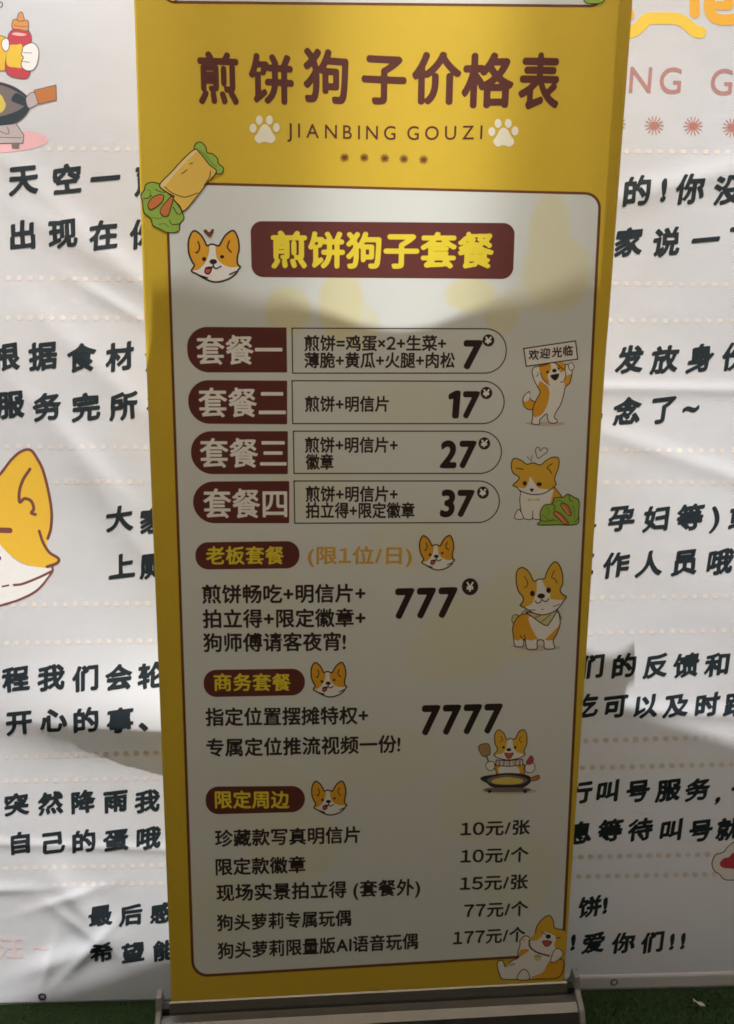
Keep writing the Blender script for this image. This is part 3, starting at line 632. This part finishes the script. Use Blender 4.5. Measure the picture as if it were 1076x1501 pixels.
def wrap(k):
    P = Pen(k, 190, 200, 2.908, 2.908, .5, .5)
    lettuce = [(120, 200), (95, 195), (70, 205), (62, 230), (48, 250), (55, 280), (62, 325), (90, 350), (100, 380), (130, 395), (155, 408), (190, 410), (212, 400), (215, 372), (232, 350), (225, 325), (212, 300), (190, 270), (160, 235), (140, 210)]
    P.both(GREEN, DARK, 1.5, [(275, 48), (285, 28), (305, 25), (325, 45), (330, 68), (355, 75), (375, 95), (378, 115), (400, 135), (392, 158), (365, 155), (340, 120), (310, 90), (285, 65)])
    P.both(GREEN, DARK, 1.6, lettuce); P.line(GREEN2, 1.6, [(95, 345), (130, 350), (150, 330)]); P.line(GREEN2, 1.6, [(75, 225), (90, 235), (85, 255)]); P.line(GREEN2, 1.6, [(125, 375), (150, 372), (165, 385)]); P.line(DARK, 1.0, [(110, 225), (128, 235), (150, 238)]); P.line(GREEN2, 1.3, [(300, 60), (325, 80), (350, 112), (372, 130)]); P.line(DARK, 1.1, [(170, 355), (180, 375), (215, 372)]); P.line(DARK, 1.1, [(60, 265), (80, 262), (95, 250)])
    P.both(WRAP, DARK, 1.6, [(128, 207), (180, 150), (230, 95), (278, 55), (300, 70), (340, 120), (370, 150), (330, 200), (280, 265), (232, 318), (212, 295), (185, 265), (190, 255), (160, 238)])
    P.fill(WRAPL, [(132, 205), (182, 152), (232, 97), (275, 60), (284, 66), (240, 108), (195, 158), (150, 212)]); P.line(DARK, 1.2, [(150, 215), (180, 240), (230, 258), (262, 252), (290, 240)]); P.line(DARK, 1.1, [(222, 160), (245, 142)]); P.line(DARK, 1.0, [(255, 118), (270, 112)]); P.line(DARK, 1.1, [(345, 148), (340, 175), (318, 208)])
    P.both(CARROT, DARK, 1.2, [(78, 290), (95, 262), (125, 248), (145, 252), (140, 275), (115, 300), (88, 312)]); P.both(CARROT, DARK, 1.2, [(130, 318), (150, 285), (180, 255), (185, 270), (178, 295), (165, 335), (145, 340)]); P.line(DARK, 1.1, [(185, 300), (205, 330), (222, 325)])
part('wrap_drawing', wrap)
def signdog(k):
    P = Pen(k, 730, 480, 4.84, 4.84, .3, .45)
    P.fill(SHADOW, [(190, 680), (300, 668), (470, 675), (440, 695), (300, 700)])
    P.both(FUR, DARK, 1.3, [(222, 455), (190, 480), (176, 510), (182, 550), (210, 580), (248, 578), (260, 530), (235, 515), (224, 490)]); P.fill(WHITE, [(220, 460), (192, 482), (180, 515), (200, 525), (225, 500)])
    body = [(262, 280), (242, 310), (255, 370), (280, 420), (298, 462), (268, 520), (248, 580), (245, 640), (242, 682), (292, 686), (298, 655), (345, 612), (352, 650), (372, 678), (415, 675), (418, 655), (400, 640), (412, 600), (445, 545), (465, 480), (478, 425), (510, 390), (525, 320), (520, 285), (480, 260), (470, 300), (400, 250), (320, 270)]
    P.fill(WHITE, body); P.fill(FUR, [(300, 380), (330, 400), (352, 420), (365, 470), (352, 540), (330, 590), (300, 625), (250, 632), (252, 570), (272, 515), (300, 462), (282, 425), (290, 395)]); P.fill(FUR, [(480, 350), (520, 335), (510, 392), (482, 420), (470, 400)])
    P.fill(FUR, [(290, 265), (330, 262), (372, 260), (375, 300), (352, 340), (362, 395), (325, 375), (300, 320)]); P.fill(FUR, [(415, 255), (468, 250), (472, 300), (450, 320), (425, 295)]); P.line(DARK, 1.4, body, True); P.line(DARK, 1.2, [(300, 320), (320, 370), (365, 408)]); P.line(DARK, 1.2, [(475, 300), (480, 345), (462, 385), (445, 386)])
    P.dot(DARK, 352, 316, 10); P.dot(DARK, 400, 306, 16, 13); P.dot(DARK, 430, 290, 8); P.fill(DARK, [(372, 340), (400, 332), (432, 328), (425, 360), (405, 376), (382, 362)])
    P.line(DARK, 1.0, [(282, 318), (284, 340), (268, 345)]); P.both(WHITE, DARK, 1.1, [(500, 262), (525, 250), (540, 280), (525, 305), (505, 295)])
    P.both(WHITE, DARK, 1.7, [(182, 150), (550, 95), (565, 224), (200, 276)], True)
part('dog_drawing', signdog)
def wel(k):
    for c, x, y in (('欢', 782.5, 521), ('迎', 799, 518.8), ('光', 816.5, 517), ('临', 832.5, 515)): k.em(c, x, y-1, 15.5, 'mid', BLACKB, 1.6)
part('lettering', wel)
def lettuce_pile(P):
    g_ = [(285, 1400), (300, 1370), (300, 1310), (330, 1260), (385, 1250), (400, 1210), (460, 1205), (495, 1182), (540, 1205), (575, 1230), (572, 1320), (560, 1395), (420, 1400)]
    P.both(GREEN, DARK, 1.4, g_); P.both(CARROT, DARK, 1.1, [(445, 1260), (465, 1245), (500, 1270), (520, 1320), (505, 1335), (470, 1300)]); P.both(CARROT, DARK, 1.1, [(395, 1320), (415, 1305), (460, 1335), (500, 1390), (475, 1396), (420, 1350)]); P.line(GREEN2, 1.6, [(320, 1330), (360, 1365), (420, 1370)]); P.line(GREEN2, 1.6, [(400, 1240), (430, 1225), (460, 1240)]); P.line(GREEN2, 1.5, [(530, 1260), (545, 1310), (540, 1360)]); P.line(GREEN2, 1.4, [(345, 1275), (360, 1300), (350, 1330)])
    P.line(DARK, 1.0, [(388, 1250), (405, 1275), (395, 1300)]); P.line(DARK, 1.0, [(540, 1380), (560, 1365), (572, 1340)]); P.line(WRAPL, .9, [(455, 1265), (480, 1290), (498, 1325)]); P.line(WRAPL, .9, [(405, 1315), (440, 1345), (470, 1385)]); P.line(DARK, 1.0, [(505, 1190), (510, 1225), (530, 1235)]); P.line(DARK, 1, [(300, 1370), (360, 1375), (395, 1360)])
def sitdog(k):
    P = Pen(k, 730, 480, 4.84, 4.84, .3, .45)
    P.both(FUR, DARK, 1.3, [(385, 1130), (430, 1170), (460, 1220), (470, 1300), (420, 1360), (350, 1365), (340, 1200)])
    body = [(160, 1165), (155, 1230), (165, 1310), (185, 1355), (235, 1362), (246, 1345), (255, 1360), (310, 1362), (350, 1300), (375, 1230), (385, 1140), (270, 1180)]
    P.fill(WHITE, body); P.line(DARK, 1.3, body[:8]); P.line(DARK, 1.1, [(246, 1300), (246, 1345)]); P.both(WHITE, DARK, 1.2, [(150, 1290), (125, 1320), (118, 1352), (150, 1362), (180, 1350)])
    hd = [(112, 930), (95, 970), (105, 1030), (150, 1062), (135, 1090), (106, 1120), (135, 1135), (160, 1160), (240, 1185), (320, 1178), (380, 1145), (412, 1112), (402, 1070), (430, 990), (430, 930), (390, 920), (340, 945), (300, 975), (250, 960), (205, 970), (160, 940)]
    P.fill(FUR2, hd); P.fill(WHITE, [(230, 1060), (250, 1090), (290, 1140), (360, 1150), (310, 1180), (240, 1184), (170, 1160), (140, 1135), (190, 1140), (215, 1100)]); P.line(DARK, 1.5, hd, True)
    P.dot(DARK, 190, 1106, 14, 16); P.dot(DARK, 292, 1112, 20, 14); P.fill(DARK, [(224, 1145), (254, 1145), (240, 1166)]); P.line(DARK, 1.5, [(130, 998), (180, 1006)]); P.line(DARK, 1.3, [(385, 965), (348, 995), (365, 1010), (380, 1035)])
    P.line(PINK, 1.6, [(208, 915), (235, 950)]); P.line(PINK, 1.6, [(240, 908), (236, 950)]); P.line(BORDER, 1.2, [(285, 928), (268, 890), (270, 858), (288, 850), (300, 875), (320, 855), (350, 860), (345, 885), (315, 908)], True)
    P.fill(SCARF, [(215, 1212), (250, 1220), (295, 1210), (290, 1230), (250, 1226), (218, 1232)]); lettuce_pile(P)
part('dog_drawing', sitdog)
def stand(k):
    P = Pen(k, 700, 800, 6.725, 6.725, .3, .45)
    P.fill(SHADOW, [(320, 985), (450, 975), (700, 985), (820, 995), (760, 1025), (540, 1035), (400, 1010)])
    P.both(SCARF, DARK, 1.2, [(395, 680), (350, 690), (338, 740), (365, 765), (400, 720)])
    body = [(470, 670), (400, 700), (360, 760), (345, 830), (355, 900), (365, 980), (390, 995), (450, 990), (455, 930), (470, 930), (485, 1010), (520, 1022), (585, 1012), (590, 935), (650, 935), (658, 1005), (690, 1018), (758, 1008), (745, 940), (780, 870), (812, 780), (810, 710), (780, 650), (620, 690)]
    P.fill(FUR, body); P.fill(WHITE, [(510, 700), (520, 780), (560, 860), (600, 920), (650, 930), (700, 890), (760, 830), (805, 780), (805, 710), (780, 650), (640, 690)]); P.fill(WHITE, [(362, 925), (400, 935), (450, 915), (452, 990), (392, 995), (368, 980)]); P.fill(WHITE, [(478, 930), (530, 935), (588, 925), (585, 1012), (520, 1022), (487, 1008)]); P.fill(WHITE, [(655, 930), (700, 935), (745, 935), (757, 1006), (690, 1017), (660, 1003)])
    P.line(DARK, 1.5, body, True); P.line(DARK, 1.3, [(420, 885), (450, 925), (470, 930), (462, 880)]); P.both(SCARF, DARK, 1.5, [(480, 650), (540, 700), (670, 785), (720, 745), (790, 625), (720, 660), (600, 670)], False); P.fill(STRIPE, [(560, 700), (585, 715), (640, 680), (610, 680)]); P.line(DARK, 1, [(630, 750), (720, 680)]); P.line(DARK, 1.2, [(480, 630), (435, 665)]); P.line(DARK, 1.2, [(795, 640), (830, 725)])
    hd = [(430, 215), (390, 250), (380, 340), (400, 440), (452, 515), (440, 560), (420, 588), (470, 615), (560, 665), (650, 680), (740, 655), (800, 610), (850, 540), (875, 502), (830, 470), (815, 430), (840, 370), (835, 270), (805, 190), (765, 158), (715, 200), (675, 280), (660, 322), (600, 330), (555, 348), (520, 280), (480, 230)]
    P.fill(FUR2, hd); P.fill(WHITE, [(590, 335), (630, 330), (665, 400), (715, 470), (720, 520), (800, 535), (850, 535), (800, 608), (740, 655), (650, 678), (560, 662), (470, 612), (530, 575), (560, 520), (580, 450), (585, 390)]); P.line(DARK, 1.6, hd, True)
    P.dot(DARK, 541, 470, 23, 28); P.dot(DARK, 700, 438, 23, 28); P.dot(DARK, 627, 495, 38, 25); P.line(DARK, 1.5, [(565, 545), (590, 565), (620, 555), (632, 530), (660, 548), (685, 545), (702, 520)]); P.line(BORDER, 1.4, [(460, 305), (490, 350), (490, 395), (462, 410)]); P.line(BORDER, 1.4, [(758, 245), (730, 310), (760, 325), (785, 370)]); P.line(DARK, 1.1, [(745, 600), (810, 575)]); P.line(DARK, 1.0, [(630, 626), (648, 626)]); P.line(DARK, 1.1, [(500, 632), (570, 633)])
part('dog_drawing', stand)
def chef(k):
    P = Pen(k, 660, 1020, 5.38, 5.38, .5, .42)
    P.fill(SHADOW, [(240, 745), (400, 730), (660, 740), (640, 765), (400, 775)])
    P.both(FUR, DARK, 1.2, [(350, 540), (365, 600), (380, 625), (570, 625), (580, 580), (580, 540), (470, 520)]); P.fill(WHITE, [(390, 560), (520, 555), (540, 620), (400, 622)])
    hd = [(385, 268), (352, 300), (352, 370), (372, 425), (345, 465), (385, 492), (460, 505), (540, 492), (588, 465), (582, 435), (605, 370), (600, 295), (575, 266), (540, 285), (508, 340), (470, 335), (445, 345), (425, 300)]
    P.fill(FUR2, hd); P.fill(WHITE, [(455, 340), (490, 340), (495, 390), (520, 440), (580, 462), (540, 490), (460, 503), (385, 490), (355, 465), (410, 455), (440, 410)]); P.line(DARK, 1.4, hd, True); P.dot(DARK, 420, 406, 11); P.dot(DARK, 512, 406, 11); P.dot(DARK, 462, 424, 19, 13); P.both(RED, DARK, 1.0, [(430, 450), (462, 455), (496, 450), (480, 485), (462, 495), (444, 485)]); P.line(BORDER, 1.1, [(400, 320), (412, 350), (395, 365)]); P.line(BORDER, 1.1, [(560, 320), (545, 345), (562, 370)])
    P.both(SHADOW, DARK, 1.3, [(362, 505), (460, 510), (570, 500), (575, 545), (460, 556), (358, 548)], True)
    for x in (390, 425, 470, 515, 550): P.line(DARK, .9, [(x, 512), (x-3, 548)]); P.line(WHITE, .9, [(x+14, 515), (x+12, 545)])
    P.both(WOOD, DARK, 1.1, [(225, 395), (300, 378), (315, 450), (290, 475), (250, 470)], False); P.line(DARK, 2.6, [(285, 475), (302, 520)]); P.line(WOOD, 1.3, [(285, 475), (302, 520)])
    P.both(WHITE, DARK, 1.1, [(300, 520), (340, 520), (350, 560), (325, 590), (290, 575), (280, 545)]); P.both(WHITE, DARK, 1.1, [(600, 540), (640, 525), (668, 550), (655, 595), (610, 605), (588, 575)]); P.both(CRIMSON, DARK, 1.0, [(600, 520), (620, 490), (635, 470), (655, 495), (645, 530), (612, 540)])
    P.both(PANBLK, DARK, 1.0, [(240, 655), (265, 635), (330, 625), (450, 610), (580, 620), (640, 650), (620, 690), (560, 725), (440, 735), (330, 715), (290, 685)]); P.fill(PANG, [(300, 650), (450, 622), (600, 650), (580, 690), (450, 702), (320, 690)]); P.fill(BATTER, [(330, 665), (400, 645), (470, 640), (570, 660), (550, 690), (440, 698), (345, 690)]); P.both(CARROT, DARK, 1.0, [(630, 652), (690, 625), (705, 640), (690, 660), (640, 670)]); P.fill(PANG, [(300, 725), (600, 725), (600, 755), (300, 757)]); P.dot(DARK, 310, 752, 16, 14); P.dot(DARK, 590, 752, 16, 14)
part('dog_drawing', chef)
def lying(k):
    P = Pen(k, 690, 1300, 5.124, 5.124, .5, .45)
    body = [(440, 380), (405, 370), (372, 400), (370, 440), (352, 500), (360, 530), (300, 560), (262, 600), (240, 555), (205, 560), (200, 600), (215, 650), (240, 690), (350, 695), (500, 692), (640, 685), (690, 640), (700, 560), (672, 540), (690, 500), (680, 465), (640, 465), (600, 510), (500, 470)]
    P.fill(WHITE, body); P.fill(FUR, [(380, 470), (440, 470), (410, 500), (365, 525), (360, 500)]); P.fill(FUR, [(590, 560), (670, 545), (700, 580), (690, 640), (640, 685), (520, 690), (450, 680), (540, 640)])
    P.line(DARK, 1.4, body, True); P.both(WHITE, DARK, 1.3, [(352, 694), (365, 645), (400, 618), (430, 640), (438, 694)], False)
    hd = [(485, 345), (500, 290), (545, 235), (592, 215), (618, 250), (632, 308), (690, 320), (712, 332), (712, 440), (690, 500), (600, 515), (520, 500), (460, 460), (440, 400)]
    P.fill(FUR2, hd); P.fill(WHITE, [(545, 340), (590, 345), (640, 380), (625, 440), (640, 470), (600, 512), (520, 498), (460, 458), (445, 410), (500, 400), (535, 370)]); P.line(DARK, 1.4, hd[:8]); P.line(DARK, 2.2, [(440, 400), (445, 450), (500, 492), (590, 518)]); P.dot(DARK, 582, 372, 20, 17); P.line(DARK, 1.4, [(535, 345), (560, 352)]); P.line(DARK, 1.4, [(640, 385), (672, 380)]); P.both(RED, DARK, 1.0, [(538, 410), (570, 402), (608, 412), (590, 440), (560, 445)]); P.dot(SCARF, 503, 530, 28, 26); P.line(BORDER, .9, [(480, 520), (527, 520)])
    P.both(WHITE, DARK, 1.2, [(625, 480), (660, 462), (690, 490), (685, 520), (640, 560), (600, 560)]); P.dot(ROSE, 398, 396, 14, 10); P.fill(SHADOW, [(265, 600), (290, 572), (330, 570), (325, 590)])
part('dog_drawing', lying)
def corner_lettuce(k):
    P = Pen(k, 180, 0, 1.454, 1.454, .5, .5); P.both(GREEN, DARK, 1.3, [(985, -12), (985, 4), (1000, 8), (1020, 6), (1030, -4), (1034, -14)])
    P.both(WRAP, DARK, 1.3, [(92, -20), (96, -3), (108, 3), (122, -6), (130, -20)])
part('wrap_drawing', corner_lettuce)

# ------------------------------------------------------------------ unseen canopy overhead, added and shaped to throw the shade line
CZ = 2.45
def cast(px, py, surf):
    x, z = at(px, py, surf); y = float(surf(np.array([x]), np.array([z]))[0]); t = (CZ-z)/TO_SUN[2]
    p = np.array([x, y, z])+t*TO_SUN; return p[0], p[1]
EDGE = [cast(225, 436, sheet_y), cast(300, 438, sheet_y), cast(420, 452, sheet_y), cast(520, 478, sheet_y), cast(640, 480, sheet_y), cast(740, 452, sheet_y), cast(800, 440, sheet_y), cast(880, 432, sheet_y)]
EDGE = EDGE[:-1]+[EDGE[-1], (EDGE[-1][0]+.03, EDGE[-1][1]+.014), cast(900, 1034, back_y), cast(950, 1052, back_y), cast(1076, 1093, back_y)]
print('EDGE', np.round(EDGE, 3).tolist())
YL = .160-(CZ-GZ)*.1213
edge = [(-3.2, YL), (-1.0, YL), (-.43-.1018*(CZ-.05), YL), (EDGE[0][0]-.075, min(YL, EDGE[0][1]-.02))] + EDGE + [(2.0, EDGE[-1][1]-.25), (3.2, EDGE[-1][1]-.5)]
def canopy_material():
    m = bpy.data.materials.new('canopy_cloth'); m.use_nodes = True; n = m.node_tree.nodes; l = m.node_tree.links
    b = n['Principled BSDF']; b.inputs['Base Color'].default_value = (.58, .53, .44, 1); b.inputs['Roughness'].default_value = .8
    t = n.new('ShaderNodeBsdfTranslucent'); t.inputs[0].default_value = (.80, .73, .63, 1); mx = n.new('ShaderNodeMixShader'); mx.inputs[0].default_value = .55  # translucent, so the added canopy spreads warm light down the board
    no = n.new('ShaderNodeTexNoise'); no.inputs['Scale'].default_value = 40; bp = n.new('ShaderNodeBump'); bp.inputs['Strength'].default_value = .2; l.new(no.outputs['Fac'], bp.inputs['Height']); l.new(bp.outputs[0], b.inputs['Normal'])
    l.new(b.outputs[0], mx.inputs[1]); l.new(t.outputs[0], mx.inputs[2]); l.new(mx.outputs[0], n['Material Output'].inputs[0]); return m
can = tag(empty('unseen_shade_canopy', (0, -1.2, GZ)), 'unseen beige cloth canopy shaped to shade the price board, with added dark curtains blocking the sky', 'canopy')
V = []; Fc = []; n = len(edge); CB = -2.15
for j, (f, dz) in enumerate(((0, 0), (.25, .12), (.5, .18), (.75, .12), (1, 0))):
    for (x, ye) in edge: V.append((x, ye+(CB-ye)*f, CZ+dz))
for j in range(4):
    for i in range(n-1): Fc.append((j*n+i, j*n+i+1, (j+1)*n+i+1, (j+1)*n+i))
roof = obj('roof_cloth', V, Fc, canopy_material(), can); sm = roof.modifiers.new('thickness', 'SOLIDIFY'); sm.thickness = .002
CURT = mat('dark_curtain_cloth', (.055, .05, .045), .85, .1, var=.2, scale=5)
def sky_block_curtain(p, q):  # dark sheets added out of view to keep sky light off the board
    p, q = np.array(p), np.array(q); N = 90; V = []; nrm = np.array([-(q-p)[1], (q-p)[0]])/np.linalg.norm(q-p)
    for i in range(N+1):
        c = p+(q-p)*i/N+nrm*.03*math.sin(i*1.1)
        V += [(c[0], c[1], GZ+.02), (c[0], c[1], CZ-.01)]
    o = obj('sky_block_curtain', V, [(2*i, 2*i+2, 2*i+3, 2*i+1) for i in range(N)], CURT, can, smooth=True); m = o.modifiers.new('thickness', 'SOLIDIFY'); m.thickness = .002
sky_block_curtain((-3.2, CB), (3.2, CB)); sky_block_curtain((-3.2, -.8), (-3.2, CB)); sky_block_curtain((3.2, CB), (3.2, -.8))
for x in (-3.1, 3.1):
    for y in (-.95, CB+.08): MB().tube((x, y, GZ), (x, y, CZ-.004), .025).make('pole', STEEL, can)

# ------------------------------------------------------------------ litter on the turf
p = CAM+(GZ+.026-CAM[2])/(AX_F+(1024-CX)/F_PX*AX_R-(1470-CY)/F_PX*AX_U)[2]*(AX_F+(1024-CX)/F_PX*AX_R-(1470-CY)/F_PX*AX_U)
V = []; Fc = []
for i in range(7):
    for j in range(3): V.append((p[0]+(i-3)*.0030+j*.001, p[1]-(i-3)*.003+(j-1)*.004, p[2]+.0022*math.sin(i*1.3+j)))
for i in range(6):
    for j in range(2): a = i*3+j; Fc.append((a, a+3, a+4, a+1))
sc = obj('paper_scrap', V, Fc, mat('scrap_white', (.42, .41, .38), .8), origin=(p[0], p[1], GZ)); tag(sc, 'small crumpled white paper scrap lying on the dark green turf', 'paper scrap')
sm = sc.modifiers.new('thickness', 'SOLIDIFY'); sm.thickness = .0006
